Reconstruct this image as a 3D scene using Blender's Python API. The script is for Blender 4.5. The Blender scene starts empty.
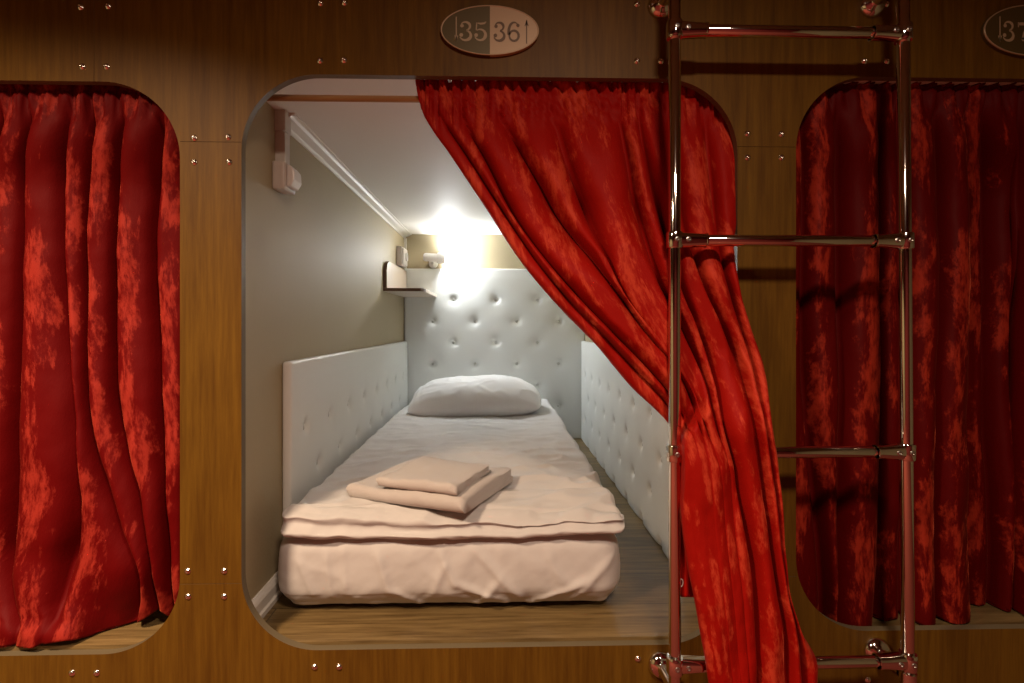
import bpy, bmesh, math, random
from mathutils import Vector, Matrix, noise

S = bpy.context.scene
COL = S.collection
random.seed(7)

# ------------------------------------------------------------------ camera
F = 514.0                 # focal length in pixels (image 1024 x 683)
D = 1.13                  # distance lens - bunk front
CZ = 1.10                 # lens height
YAW = math.atan(13.0 / F)
cam_d = bpy.data.cameras.new('camera')
cam = bpy.data.objects.new('camera', cam_d)
COL.objects.link(cam)
cam.location = (0, -D, CZ)
cam.rotation_euler = (math.pi / 2, 0, -YAW)
cam_d.sensor_width = 36
cam_d.lens = 36 * F / 1024
cam_d.shift_y = -16.5 / 1024
cam_d.clip_start = 0.02
S.camera = cam

def P(px, py, Y=0.0):
    """world point seen at a pixel, on the plane y = Y"""
    a = px - 512
    dx = a * math.cos(YAW) + F * math.sin(YAW)
    dy = -a * math.sin(YAW) + F * math.cos(YAW)
    t = (Y + D) / dy
    return Vector((dx * t, Y, CZ + (325 - py) * t))

def PZ(px, py, Z):
    """world point seen at a pixel, on the plane z = Z"""
    a = px - 512
    dx = a * math.cos(YAW) + F * math.sin(YAW)
    dy = -a * math.sin(YAW) + F * math.cos(YAW)
    t = (Z - CZ) / (325 - py)
    return Vector((dx * t, -D + dy * t, Z))

# ------------------------------------------------------------------ world, lights, exposure
S.view_settings.view_transform = 'Standard'
S.view_settings.look = 'None'
S.view_settings.gamma = 1
S.view_settings.use_curve_mapping = False
S.view_settings.exposure = 0.0
W = bpy.data.worlds.new('world'); S.world = W
W.use_nodes = True
W.node_tree.nodes['Background'].inputs[0].default_value = (1.0, 0.72, 0.42, 1)
W.node_tree.nodes['Background'].inputs[1].default_value = 0.15

CEIL_Z = 2.42             # corridor ceiling
def downlight(x, y, power, size, spread, z, col=(1.0, 0.735, 0.55)):
    l = bpy.data.lights.new('downlight', 'AREA')
    l.shape = 'DISK'; l.size = size; l.energy = power; l.color = col
    l.spread = math.radians(spread)
    o = bpy.data.objects.new('downlight', l); COL.objects.link(o)
    o.location = (x, y, z)
    return o
downlight(0.28, -1.40, 27, 0.26, 164, 2.15)
downlight(-1.15, -1.05, 50, 0.26, 136, 2.15, (1.0, 0.70, 0.46))

# ------------------------------------------------------------------ materials
def nodes_of(m):
    m.use_nodes = True
    nt = m.node_tree
    return nt, nt.nodes, nt.links, nt.nodes['Principled BSDF']

def plain(name, col, rough=0.5, metal=0.0, bump=0.0, bscale=200, emis=None, spec=0.5, var=0.0):
    m = bpy.data.materials.new(name)
    nt, N, L, b = nodes_of(m)
    b.inputs['Base Color'].default_value = (*col, 1)
    b.inputs['Roughness'].default_value = rough
    b.inputs['Metallic'].default_value = metal
    b.inputs['Specular IOR Level'].default_value = spec
    tc = N.new('ShaderNodeTexCoord')
    n = N.new('ShaderNodeTexNoise'); n.inputs['Scale'].default_value = bscale
    n.inputs['Detail'].default_value = 4
    L.new(tc.outputs['Object'], n.inputs['Vector'])
    if bump:
        bp = N.new('ShaderNodeBump'); bp.inputs['Strength'].default_value = bump
        bp.inputs['Distance'].default_value = 0.002
        L.new(n.outputs['Fac'], bp.inputs['Height']); L.new(bp.outputs['Normal'], b.inputs['Normal'])
    if var:
        n2 = N.new('ShaderNodeTexNoise'); n2.inputs['Scale'].default_value = 3
        n2.inputs['Detail'].default_value = 5
        L.new(tc.outputs['Object'], n2.inputs['Vector'])
        mx = N.new('ShaderNodeMix'); mx.data_type = 'RGBA'
        mx.inputs['A'].default_value = (*[c * (1 - var) for c in col], 1)
        mx.inputs['B'].default_value = (*[min(1, c * (1 + var)) for c in col], 1)
        L.new(n2.outputs['Fac'], mx.inputs['Factor']); L.new(mx.outputs['Result'], b.inputs['Base Color'])
    if emis:
        b.inputs['Emission Color'].default_value = (*emis[0], 1)
        b.inputs['Emission Strength'].default_value = emis[1]
    return m

def wood(name, dark, light, axis='Z', rough=0.38, scale=1.0, planks=None, spec=0.4, fine=0.86):
    m = bpy.data.materials.new(name)
    nt, N, L, b = nodes_of(m)
    tc = N.new('ShaderNodeTexCoord')
    mp = N.new('ShaderNodeMapping')
    s = {'Z': (1, 1, 0.06), 'X': (0.06, 1, 1), 'Y': (1, .06, 1)}[axis]
    mp.inputs['Scale'].default_value = [v * scale for v in s]
    L.new(tc.outputs['Object'], mp.inputs['Vector'])
    vec = mp.outputs['Vector']
    pl = None
    if planks:
        bk = N.new('ShaderNodeTexBrick')
        bk.inputs['Scale'].default_value = 1
        bk.inputs['Brick Width'].default_value = planks[0]
        bk.inputs['Row Height'].default_value = planks[1]
        bk.inputs['Mortar Size'].default_value = 0.0012
        bk.inputs['Mortar Smooth'].default_value = 0
        bk.inputs['Color1'].default_value = (0, 0, 0, 1); bk.inputs['Color2'].default_value = (1, 1, 1, 1)
        bk.inputs['Mortar'].default_value = (0.0, 0.0, 0.0, 1)
        L.new(tc.outputs['Object'], bk.inputs['Vector'])
        ad = N.new('ShaderNodeVectorMath'); ad.operation = 'MULTIPLY_ADD'
        ad.inputs[1].default_value = (3.1, 5.7, 7.3)
        L.new(bk.outputs['Color'], ad.inputs[0]); L.new(vec, ad.inputs[2])
        vec = ad.outputs[0]; pl = bk
    # broad cathedral figure
    n1 = N.new('ShaderNodeTexNoise'); n1.inputs['Scale'].default_value = 5; n1.inputs['Detail'].default_value = 3
    n1.inputs['Distortion'].default_value = 0.6
    L.new(vec, n1.inputs['Vector'])
    mu = N.new('ShaderNodeMath'); mu.operation = 'MULTIPLY'; mu.inputs[1].default_value = 9
    L.new(n1.outputs['Fac'], mu.inputs[0])
    fr = N.new('ShaderNodeMath'); fr.operation = 'PINGPONG'; fr.inputs[1].default_value = 1
    L.new(mu.outputs[0], fr.inputs[0])
    # fine grain
    n2 = N.new('ShaderNodeTexNoise'); n2.inputs['Scale'].default_value = 90; n2.inputs['Detail'].default_value = 6
    n2.inputs['Roughness'].default_value = 0.65
    L.new(vec, n2.inputs['Vector'])
    mx0 = N.new('ShaderNodeMix'); mx0.inputs['Factor'].default_value = fine
    L.new(fr.outputs[0], mx0.inputs['A']); L.new(n2.outputs['Fac'], mx0.inputs['B'])
    cr = N.new('ShaderNodeValToRGB')
    cr.color_ramp.elements[0].position = 0.33; cr.color_ramp.elements[0].color = (*dark, 1)
    cr.color_ramp.elements[1].position = 0.68; cr.color_ramp.elements[1].color = (*light, 1)
    L.new(mx0.outputs['Result'], cr.inputs['Fac'])
    out = cr.outputs['Color']
    if pl:
        hs = N.new('ShaderNodeHueSaturation')
        mr = N.new('ShaderNodeMapRange'); mr.inputs['To Min'].default_value = 0.78; mr.inputs['To Max'].default_value = 1.18
        L.new(pl.outputs['Color'], mr.inputs['Value']); L.new(mr.outputs['Result'], hs.inputs['Value'])
        L.new(out, hs.inputs['Color'])
        mm = N.new('ShaderNodeMix'); mm.data_type = 'RGBA'
        L.new(pl.outputs['Fac'], mm.inputs['Factor']); L.new(hs.outputs['Color'], mm.inputs['A'])
        mm.inputs['B'].default_value = (*[c * 0.35 for c in dark], 1)
        out = mm.outputs['Result']
    L.new(out, b.inputs['Base Color'])
    b.inputs['Roughness'].default_value = rough
    b.inputs['Specular IOR Level'].default_value = spec
    bp = N.new('ShaderNodeBump'); bp.inputs['Strength'].default_value = 0.12; bp.inputs['Distance'].default_value = 0.001
    L.new(n2.outputs['Fac'], bp.inputs['Height']); L.new(bp.outputs['Normal'], b.inputs['Normal'])
    return m

def velvet(name, deep, pile, seed=0, thr=0.60, foldw=0.13):
    """crushed velvet: the pile lies in different directions in ragged patches; fold ridges are also painted lighter, as if lit"""
    m = bpy.data.materials.new(name)
    nt, N, L, b = nodes_of(m)
    tc = N.new('ShaderNodeTexCoord')
    mp = N.new('ShaderNodeMapping'); mp.inputs['Scale'].default_value = (1, 0.30, 1)
    mp.inputs['Location'].default_value = (seed * 3.3, seed, seed)
    L.new(tc.outputs['UV'], mp.inputs['Vector'])
    n1 = N.new('ShaderNodeTexNoise'); n1.inputs['Scale'].default_value = 13; n1.inputs['Detail'].default_value = 10
    n1.inputs['Roughness'].default_value = 0.74; n1.inputs['Distortion'].default_value = 0.2
    L.new(mp.outputs['Vector'], n1.inputs['Vector'])
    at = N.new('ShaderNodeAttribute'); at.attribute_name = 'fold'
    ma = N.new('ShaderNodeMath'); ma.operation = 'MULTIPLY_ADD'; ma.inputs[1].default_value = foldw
    L.new(at.outputs['Fac'], ma.inputs[0]); L.new(n1.outputs['Fac'], ma.inputs[2])  # lightens the fold ridges: partly crushed pile, partly highlight painted into the colour
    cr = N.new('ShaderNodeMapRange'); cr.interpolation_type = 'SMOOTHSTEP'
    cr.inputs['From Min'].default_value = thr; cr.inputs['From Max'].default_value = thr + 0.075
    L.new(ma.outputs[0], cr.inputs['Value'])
    n3 = N.new('ShaderNodeTexNoise'); n3.inputs['Scale'].default_value = 70; n3.inputs['Detail'].default_value = 6
    n3.inputs['Roughness'].default_value = 0.7
    L.new(mp.outputs['Vector'], n3.inputs['Vector'])
    mr = N.new('ShaderNodeMapRange'); mr.inputs['From Min'].default_value = .38; mr.inputs['From Max'].default_value = .55
    mr.inputs['To Min'].default_value = 0.1
    L.new(n3.outputs['Fac'], mr.inputs['Value'])
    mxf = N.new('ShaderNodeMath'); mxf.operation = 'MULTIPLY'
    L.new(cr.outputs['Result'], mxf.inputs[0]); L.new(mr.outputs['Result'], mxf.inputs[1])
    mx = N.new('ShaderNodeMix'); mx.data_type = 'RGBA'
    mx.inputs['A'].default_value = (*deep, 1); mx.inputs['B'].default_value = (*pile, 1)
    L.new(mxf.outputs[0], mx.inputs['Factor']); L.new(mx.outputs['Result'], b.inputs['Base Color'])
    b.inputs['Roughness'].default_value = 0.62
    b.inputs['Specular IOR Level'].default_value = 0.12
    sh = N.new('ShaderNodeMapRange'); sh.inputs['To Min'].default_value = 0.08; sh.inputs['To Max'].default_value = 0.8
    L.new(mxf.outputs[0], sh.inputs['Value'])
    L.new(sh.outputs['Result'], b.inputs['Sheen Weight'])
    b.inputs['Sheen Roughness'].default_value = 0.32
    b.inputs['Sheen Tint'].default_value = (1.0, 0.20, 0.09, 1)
    bp = N.new('ShaderNodeBump'); bp.inputs['Strength'].default_value = 0.5; bp.inputs['Distance'].default_value = 0.004
    L.new(n1.outputs['Fac'], bp.inputs['Height'])
    bp2 = N.new('ShaderNodeBump'); bp2.inputs['Strength'].default_value = 0.35; bp2.inputs['Distance'].default_value = 0.0015
    L.new(n3.outputs['Fac'], bp2.inputs['Height']); L.new(bp.outputs['Normal'], bp2.inputs['Normal'])
    L.new(bp2.outputs['Normal'], b.inputs['Normal'])
    return m

M_OAK = wood('golden_oak_laminate', (0.100, 0.045, 0.0045), (0.168, 0.085, 0.0085), rough=0.5, spec=0.22)
M_EDGE = plain('beige_edge_band', (0.15, 0.12, 0.07), 0.5, spec=0.25)
M_SEAM = plain('board_core', (0.20, 0.12, 0.05), 0.8)
M_FLOOR = wood('walnut_plank_laminate', (0.11, 0.068, 0.024), (0.29, 0.20, 0.082), axis='X', rough=0.33, planks=(1.1, 0.155))
M_CARPET = plain('red_carpet', (0.17, 0.026, 0.015), 0.95, bump=0.6, bscale=400)
M_REDWALL = plain('dark_red_wall', (0.16, 0.012, 0.01), 0.8, var=0.3)
M_CORR = plain('corridor_wall_paint', (0.26, 0.235, 0.13), 0.8)
M_DARKCEIL = plain('corridor_ceiling_paint', (0.24, 0.19, 0.10), 0.8)
M_TAUPE = plain('taupe_wallpaper', (0.39, 0.325, 0.20), 0.6, bump=0.25, bscale=120, var=0.06)
M_WHITECEIL = plain('white_gloss_panel', (0.80, 0.79, 0.75), 0.6, var=0.02, spec=0.08)
M_TRIM = plain('white_trim', (0.78, 0.76, 0.71), 0.4)
M_LEATHER = plain('white_leatherette', (0.73, 0.75, 0.72), 0.36, bump=0.12, bscale=500)
M_BUTTON = plain('grey_button', (0.60, 0.61, 0.58), 0.3)
M_SHEET = plain('white_cotton', (0.61, 0.60, 0.59), 0.85, bump=0.25, bscale=60)
M_PILLOW = plain('white_pillow_cotton', (0.86, 0.86, 0.86), 0.85, bump=0.2, bscale=50)
M_TOWEL = plain('cream_terry', (0.60, 0.56, 0.53), 0.95, bump=0.9, bscale=650)
M_PLASTIC = plain('white_plastic', (0.76, 0.74, 0.71), 0.3)
M_PLASTIC2 = plain('offwhite_plastic', (0.60, 0.55, 0.50), 0.4)
M_CHROME = plain('polished_chrome', (0.78, 0.76, 0.72), 0.07, metal=1)
M_BOLT = plain('bright_nickel', (0.85, 0.82, 0.76), 0.16, metal=1)
M_SCREW = plain('brushed_steel', (0.55, 0.53, 0.5), 0.3, metal=1)
M_ROD = plain('copper_rod', (0.42, 0.24, 0.10), 0.4, metal=0.3)
M_BULB = plain('lit_bulb', (1, 1, 1), 0.5, emis=((0.94, 0.97, 1.0), 1250))
M_PLQ_D = plain('bronze_plate', (0.105, 0.078, 0.026), 0.42, metal=0.2)
M_PLQ_L = plain('champagne_plate', (0.52, 0.38, 0.235), 0.45, metal=0.1)
M_PLQ_RIM = plain('plate_rim', (0.50, 0.39, 0.24), 0.3, metal=0.3)
M_DIG_L = plain('champagne_digits', (0.46, 0.36, 0.22), 0.45)
M_DIG_D = plain('bronze_digits', (0.13, 0.075, 0.028), 0.45)
M_SHELF = plain('beech_laminate', (0.62, 0.52, 0.42), 0.4)
M_SHELFEDGE = plain('dark_shelf_edge', (0.13, 0.07, 0.035), 0.45)
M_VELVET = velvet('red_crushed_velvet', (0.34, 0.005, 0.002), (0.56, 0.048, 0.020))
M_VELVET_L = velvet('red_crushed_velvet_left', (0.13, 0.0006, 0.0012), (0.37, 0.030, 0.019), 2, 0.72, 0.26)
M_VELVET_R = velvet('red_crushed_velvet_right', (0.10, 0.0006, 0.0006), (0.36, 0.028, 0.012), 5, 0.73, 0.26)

# ------------------------------------------------------------------ helpers
def obj(name, bm, mat, parent=None, smooth=True, kind=None, bevel=0, sub=0, angle=None):
    me = bpy.data.meshes.new(name)
    bmesh.ops.recalc_face_normals(bm, faces=bm.faces)
    bm.to_mesh(me); bm.free()
    for m in (mat if isinstance(mat, (list, tuple)) else [mat]):
        me.materials.append(m)
    if smooth:
        me.polygons.foreach_set('use_smooth', [True] * len(me.polygons))
        if angle:
            me.set_sharp_from_angle(angle=math.radians(angle))
    o = bpy.data.objects.new(name, me); COL.objects.link(o)
    if parent: o.parent = parent
    if kind: o['kind'] = kind
    if bevel:
        b = o.modifiers.new('bevel', 'BEVEL'); b.width = bevel; b.segments = 2; b.limit_method = 'ANGLE'
    if sub:
        s = o.modifiers.new('subdivision', 'SUBSURF'); s.levels = sub; s.render_levels = sub
    return o

def thing(name, label, cat, loc, group=None):
    o = bpy.data.objects.new(name, None); COL.objects.link(o)
    o.empty_display_size = 0.05
    o.location = loc; o['label'] = label; o['category'] = cat
    if group: o['group'] = group
    return o

def tag(o, label, cat, group=None):
    o['label'] = label; o['category'] = cat
    if group: o['group'] = group
    return o

def put(o, parent):
    """parent a mesh built in world coordinates"""
    o.parent = parent
    o.matrix_parent_inverse = Matrix.Translation(-Vector(parent.location))
    return o

def add_box(bm, x0, x1, y0, y1, z0, z1, mi=0):
    vs = [bm.verts.new((x, y, z)) for x in (x0, x1) for y in (y0, y1) for z in (z0, z1)]
    fs = [(0,1,3,2),(4,6,7,5),(0,4,5,1),(2,3,7,6),(0,2,6,4),(1,5,7,3)]
    out = []
    for f in fs:
        fc = bm.faces.new([vs[i] for i in f]); fc.material_index = mi; out.append(fc)
    return out

def box(x0, x1, y0, y1, z0, z1):
    bm = bmesh.new(); add_box(bm, x0, x1, y0, y1, z0, z1); return bm

def frame(axis):
    a = Vector(axis).normalized()
    h = Vector((0, 0, 1)) if abs(a.z) < 0.9 else Vector((1, 0, 0))
    u = a.cross(h).normalized(); v = a.cross(u).normalized()
    return a, u, v

def add_lathe(bm, origin, axis, prof, n=28, mi=0):
    """prof: list of (distance along axis, radius)"""
    a, u, v = frame(axis); o = Vector(origin)
    rings = []
    for d, r in prof:
        if r < 1e-6:
            rings.append([bm.verts.new(o + a * d)])
        else:
            rings.append([bm.verts.new(o + a * d + (u * math.cos(t) + v * math.sin(t)) * r)
                          for t in [2 * math.pi * i / n for i in range(n)]])
    for A, B in zip(rings, rings[1:]):
        for i in range(n):
            j = (i + 1) % n
            if len(A) == 1 and len(B) == 1: continue
            if len(A) == 1: f = bm.faces.new((A[0], B[i], B[j]))
            elif len(B) == 1: f = bm.faces.new((A[i], B[0], A[j]))
            else: f = bm.faces.new((A[i], B[i], B[j], A[j]))
            f.material_index = mi
    return rings

def tube(p, q, r, n=28):
    bm = bmesh.new()
    L = (Vector(q) - Vector(p)).length
    add_lathe(bm, p, Vector(q) - Vector(p), [(0, 0), (0, r * .9), (r * .1, r), (L - r * .1, r), (L, r * .9), (L, 0)], n)
    return bm

def rbox(x0, x1, y0, y1, z0, z1, r, nx, ny, nz, disp=None):
    """subdivided box with rounded edges; disp(p, n) -> offset"""
    bm = bmesh.new()
    lo = Vector((x0, y0, z0)); hi = Vector((x1, y1, z1))
    cache = {}
    def steps(n):  # finer steps near the ends
        return [0.5 - 0.5 * math.cos(math.pi * i / n) * (0.25) - 0.75 * (0.5 - i / n) for i in range(n + 1)]
    sx, sy, sz = steps(nx), steps(ny), steps(nz)
    def vert(i, j, k):
        key = (i, j, k)
        if key in cache: return cache[key]
        p = Vector((x0 + (x1 - x0) * sx[i], y0 + (y1 - y0) * sy[j], z0 + (z1 - z0) * sz[k]))
        q = Vector([min(max(p[c], lo[c] + r), hi[c] - r) for c in range(3)])
        d = p - q
        if d.length > 1e-9:
            n = d.normalized(); p = q + n * r if True else p
        else:
            n = Vector((0, 0, 1))
        if disp:
            p = p + disp(p, n)
        cache[key] = bm.verts.new(p)
        return cache[key]
    def quad(a, b, c, d):
        try: bm.faces.new((a, b, c, d))
        except ValueError: pass
    for i in range(nx):
        for j in range(ny):
            for k in (0, nz):
                quad(vert(i,j,k), vert(i+1,j,k), vert(i+1,j+1,k), vert(i,j+1,k))
    for i in range(nx):
        for k in range(nz):
            for j in (0, ny):
                quad(vert(i,j,k), vert(i+1,j,k), vert(i+1,j,k+1), vert(i,j,k+1))
    for j in range(ny):
        for k in range(nz):
            for i in (0, nx):
                quad(vert(i,j,k), vert(i,j+1,k), vert(i,j+1,k+1), vert(i,j,k+1))
    return bm

def fbm(x, y, z=0, o=4):
    return noise.fractal(Vector((x, y, z)), 1.0, 2.0, o)

def interp(pts, y):
    """pts: list of (value, y), Catmull-ish piecewise smooth by y"""
    if y <= pts[0][1]: return pts[0][0]
    for a in range(len(pts) - 1):
        (x0, y0), (x1, y1) = pts[a], pts[a + 1]
        if y <= y1:
            t = (y - y0) / (y1 - y0)
            xm = pts[a - 1][0] if a > 0 else x0; ym = pts[a - 1][1] if a > 0 else y0 - 1
            xn = pts[a + 2][0] if a + 2 < len(pts) else x1; yn = pts[a + 2][1] if a + 2 < len(pts) else y1 + 1
            m0 = (x1 - xm) / (y1 - ym) * (y1 - y0) if a > 0 else (x1 - x0)
            m1 = (xn - x0) / (yn - y0) * (y1 - y0) if a + 2 < len(pts) else (x1 - x0)
            t2, t3 = t * t, t * t * t
            return (2*t3 - 3*t2 + 1) * x0 + (t3 - 2*t2 + t) * m0 + (-2*t3 + 3*t2) * x1 + (t3 - t2) * m1
    return pts[-1][0]

def sst(x, a, b):
    t = min(1, max(0, (x - a) / (b - a))); return t * t * (3 - 2 * t)

# ------------------------------------------------------------------ the bunk front (boards with three rounded openings)
T = 0.018                                    # board thickness
FL = P(490, 646, 0).z + 0.004                # floor of the bunks, level with the sills
ZB = P(490, 647.5, 0).z; ZT = P(490, 76.5, 0).z
OW0 = P(241.5, 330, 0).x; OW1 = P(737.5, 330, 0).x
GAPL = P(180, 330, 0).x; GAPR = P(796, 330, 0).x
WD = OW1 - OW0
OPEN = [(GAPL - WD, GAPL), (OW0, OW1), (GAPR, GAPR + WD)]
R = 0.165
ZS1 = P(760, 146.5, 0).z; ZS0 = P(210, 584, 0).z
ZTOP = CEIL_Z; XA, XB = OPEN[0][0] - 0.13, OPEN[2][1] + 0.13

OZ = [(P(60, 81, 0).z, P(60, 655, 0).z), (ZT, ZB), (P(960, 78, 0).z, P(960, 629.5, 0).z)]
def arc_top(o):
    a, b = o; n = 20; ZT = OZ[OPEN.index(o)][0]
    pts = [(a, ZS1)]
    pts += [(a + R - R * math.cos(t), ZT - R + R * math.sin(t)) for t in [math.pi / 2 * i / n for i in range(n + 1)]]
    pts += [(b - R + R * math.sin(t), ZT - R + R * math.cos(t)) for t in [math.pi / 2 * i / n for i in range(n + 1)]]
    pts += [(b, ZS1)]
    return pts
def arc_bot(o):
    a, b = o; n = 20; ZB = OZ[OPEN.index(o)][1]
    pts = [(a, ZS0)]
    pts += [(a + R - R * math.cos(t), ZB + R - R * math.sin(t)) for t in [math.pi / 2 * i / n for i in range(n + 1)]]
    pts += [(b - R + R * math.sin(t), ZB + R - R * math.cos(t)) for t in [math.pi / 2 * i / n for i in range(n + 1)]]
    pts += [(b, ZS0)]
    return pts

def slab(bm, pts):
    clean = []
    for p in pts:
        if not clean or (abs(p[0] - clean[-1][0]) + abs(p[1] - clean[-1][1])) > 1e-5: clean.append(p)
    fv = [bm.verts.new((x, 0, z)) for x, z in clean]
    bv = [bm.verts.new((x, T, z)) for x, z in clean]
    f = bm.faces.new(fv); f.material_index = 0
    f2 = bm.faces.new(bv[::-1]); f2.material_index = 2
    n = len(clean)
    for i in range(n):
        j = (i + 1) % n
        q = bm.faces.new((fv[i], bv[i], bv[j], fv[j]))
        (x0, z0), (x1, z1) = clean[i], clean[j]
        flat_seam = (abs(z0 - z1) < 1e-6 and min(abs(z0 - ZS1), abs(z0 - ZS0)) < 0.002) or (abs(x0 - x1) < 1e-6 and max(z0, z1) > ZT + .01)
        q.material_index = 2 if flat_seam else 1
        q.smooth = not flat_seam
g = 0.0005
bm = bmesh.new()
SX = P(94, 40, 0).x
tl = [(x, z) for x, z in arc_top(OPEN[0]) if x < SX] ; tr = [(x, z) for x, z in arc_top(OPEN[0]) if x > SX]
slab(bm, [(XA, ZTOP), (XA, ZS1)] + tl + [(SX - g, OZ[0][0]), (SX - g, ZTOP)])
slab(bm, [(SX + g, ZTOP), (SX + g, OZ[0][0])] + tr + arc_top(OPEN[1]) + arc_top(OPEN[2]) + [(XB, ZS1), (XB, ZTOP)])
slab(bm, [(XA, 0), (XA, ZS0)] + arc_bot(OPEN[0]) + arc_bot(OPEN[1]) + arc_bot(OPEN[2]) + [(XB, ZS0), (XB, 0)])
for a, b in ((XA, OPEN[0][0]), (OPEN[0][1], OPEN[1][0]), (OPEN[1][1], OPEN[2][0]), (OPEN[2][1], XB)):
    slab(bm, [(a, ZS1 - 2*g), (a, ZS0 + 2*g), (b, ZS0 + 2*g), (b, ZS1 - 2*g)])
front = obj('wall_front', bm, [M_OAK, M_EDGE, M_SEAM], smooth=True, angle=30, kind='structure')

# chrome dome bolts of the boards
bolt_px = [(80.5,7),(108,6),(82,66.5),(106.5,66.5),(194,138),(228,137),(194,162),(229,162),
           (320.5,3),(344.5,2.5),(320,60.5),(344,60),(637,4),(637,61),(661,61),(747.5,133.5),(781.5,134),
           (747.5,157.5),(781.5,157.5),(886.5,4),(864.5,61),(887,61),(187.5,571),(224,571),(188,596.5),(224,596.5),
           (72,673),(96.5,673),(314.5,667),(339,667),(638,659),(868,680),(747.5,557),(782.5,557),(747.5,583),(782.5,583)]
bm = bmesh.new()
rb = 0.0062
add_lathe(bm, (0, 0, 0), (0, -1, 0), [(0, rb * 1.12), (0.0008, rb * 1.12), (0.001, rb * .95), (0.0028, rb * .8), (0.0042, rb * .45), (0.0044, rb * .3), (0.003, rb * .22), (0.003, 0)], 16)
b0 = obj('bolt', bm, M_BOLT, front)
for i, (x, y) in enumerate(bolt_px):
    o = b0 if i == 0 else b0.copy()
    if i: COL.objects.link(o); o.parent = front
    o.location = P(x, y, 0)

# ------------------------------------------------------------------ bunk interiors
YB = 2.05
XL = P(404.5, 300, YB).x; XR = P(584.5, 300, YB).x
IC = P(490, 234.6, YB).z                       # bunk ceiling
print('XL', XL, 'XR', XR, 'IC', IC, 'FL', FL, 'open', OPEN, ZT, ZB)
pw = 0.04
bays = []
for (a, b) in OPEN:
    off = a - OW0
    bays.append((XL + off, XR + off))
obj('floor', box(bays[0][0], bays[2][1], T + .0005, YB, FL - 0.02, FL), M_FLOOR, smooth=False, kind='structure')
obj('ceiling', box(bays[0][0], bays[2][1], T + .0005, YB, IC, IC + 0.02), M_WHITECEIL, smooth=False, kind='structure')
obj('wall_back', box(bays[0][0] - .03, bays[2][1] + .03, YB, YB + 0.03, FL - .02, IC + .02), M_TAUPE, smooth=False, kind='structure')
walls = [('wall_left', bays[0][1], bays[1][0]), ('wall_right', bays[1][1], bays[2][0]),
         ('wall_far_left', bays[0][0] - .03, bays[0][0]), ('wall_far_right', bays[2][1], bays[2][1] + .03)]
for n, a, b in walls:
    obj(n, box(a, b, T + .0005, YB, FL, IC), M_TAUPE, smooth=False, kind='structure')

# cornice and baseboards: extruded profiles
def prof_y(pts, y0, y1):
    bm = bmesh.new()
    A = [bm.verts.new((x, y0, z)) for x, z in pts]; B = [bm.verts.new((x, y1, z)) for x, z in pts]
    bm.faces.new(A); bm.faces.new(B[::-1])
    for i in range(len(pts)):
        j = (i + 1) % len(pts); bm.faces.new((A[i], B[i], B[j], A[j]))
    return bm
PYA, PYB = 0.257, YB - 0.0305                      # side panels' depth range
cor = [(0, 0), (0.044, 0), (0.044, -0.004), (0.036, -0.006), (0.030, -0.012), (0.009, -0.019), (0.006, -0.022), (0.004, -0.028), (0, -0.028)]
obj('trim_1', prof_y([(XL + x, IC + z) for x, z in cor], 0.238, YB), M_TRIM, smooth=False, kind='structure')
obj('trim_2', prof_y([(XR - x, IC + z) for x, z in cor], 0.02, YB), M_TRIM, smooth=False, kind='structure')
bas = [(0, 0), (0.018, 0), (0.018, 0.012), (0.013, 0.016), (0.013, 0.040), (0.009, 0.048), (0.004, 0.055), (0, 0.055)]
obj('baseboard_left', prof_y([(XL + x, FL + z) for x, z in bas], 0.02, PYA - .002), M_TRIM, smooth=False, kind='structure')
obj('baseboard_right', prof_y([(XR - x, FL + z) for x, z in bas], 0.02, PYA - .002), M_TRIM, smooth=False, kind='structure')
PT = P(490, 268.5, YB - .03).z                    # back panel top
obj('trim_3', box(XL, XL + .014, YB - .014, YB, PT, IC - .028), M_TRIM, smooth=False, kind='structure')

# corridor around the camera
obj('floor', box(XA - .2, XB + .2, -2.6, 0, -0.03, 0), M_CARPET, smooth=False, kind='structure')
obj('ceiling', box(XA - .2, XB + .2, -2.6, 0.02, CEIL_Z, CEIL_Z + 0.03), M_DARKCEIL, smooth=False, kind='structure')
for n_, x_ in (('wall_corridor_left', XA - .23), ('wall_corridor_right', XB + .2)):
    obj(n_, box(x_, x_ + .03, -2.6, 0, 0, CEIL_Z), M_CORR, smooth=False, kind='structure')
obj('wall_rear', box(XA - .2, XB + .2, -2.63, -2.6, 0, CEIL_Z), M_REDWALL, smooth=False, kind='structure')

# ------------------------------------------------------------------ tufted leatherette panels
def tufted(name, label, loc, w, h, th, buttons, rotz):
    """local: x across (0..w), z up (0..h), face towards -y, back at y=0"""
    t = thing(name, label, 'wall panel', loc); t.rotation_euler.z = rotz
    def disp(p, n):
        if p.y > -th * 0.5: return Vector((0, 0, 0))
        d = 0.0
        for bx, bz in buttons:
            r2 = (p.x - bx) ** 2 + (p.z - bz) ** 2
            if r2 < 0.01: d += 0.0105 * math.exp(-r2 / (2 * 0.0125 ** 2)) + 0.0035 * math.exp(-r2 / (2 * 0.032 ** 2))
        e = min(p.x, w - p.x, h - p.z, 0.06) / 0.06
        d -= 0.0025 * e
        d += 0.0003 * fbm(p.x * 9, p.z * 9, w)
        return Vector((0, d, 0))
    nx = int(w / 0.006); nz = int(h / 0.006)
    o = obj('upholstery', rbox(0, w, -th, 0, 0, h, 0.009, nx, 4, nz, disp), M_LEATHER, t)
    bm = bmesh.new()
    add_lathe(bm, (0, 0, 0), (0, -1, 0), [(0, 0.0092), (0.003, 0.0088), (0.0052, 0.0055), (0.006, 0)], 12)
    first = None
    for bx, bz in buttons:
        if first is None:
            q = first = obj('button', bm, M_BUTTON, t)
        else:
            q = first.copy(); COL.objects.link(q); q.parent = t
        q.location = (bx, -th + 0.0115, bz)
    return t
TH = 0.025
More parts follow.
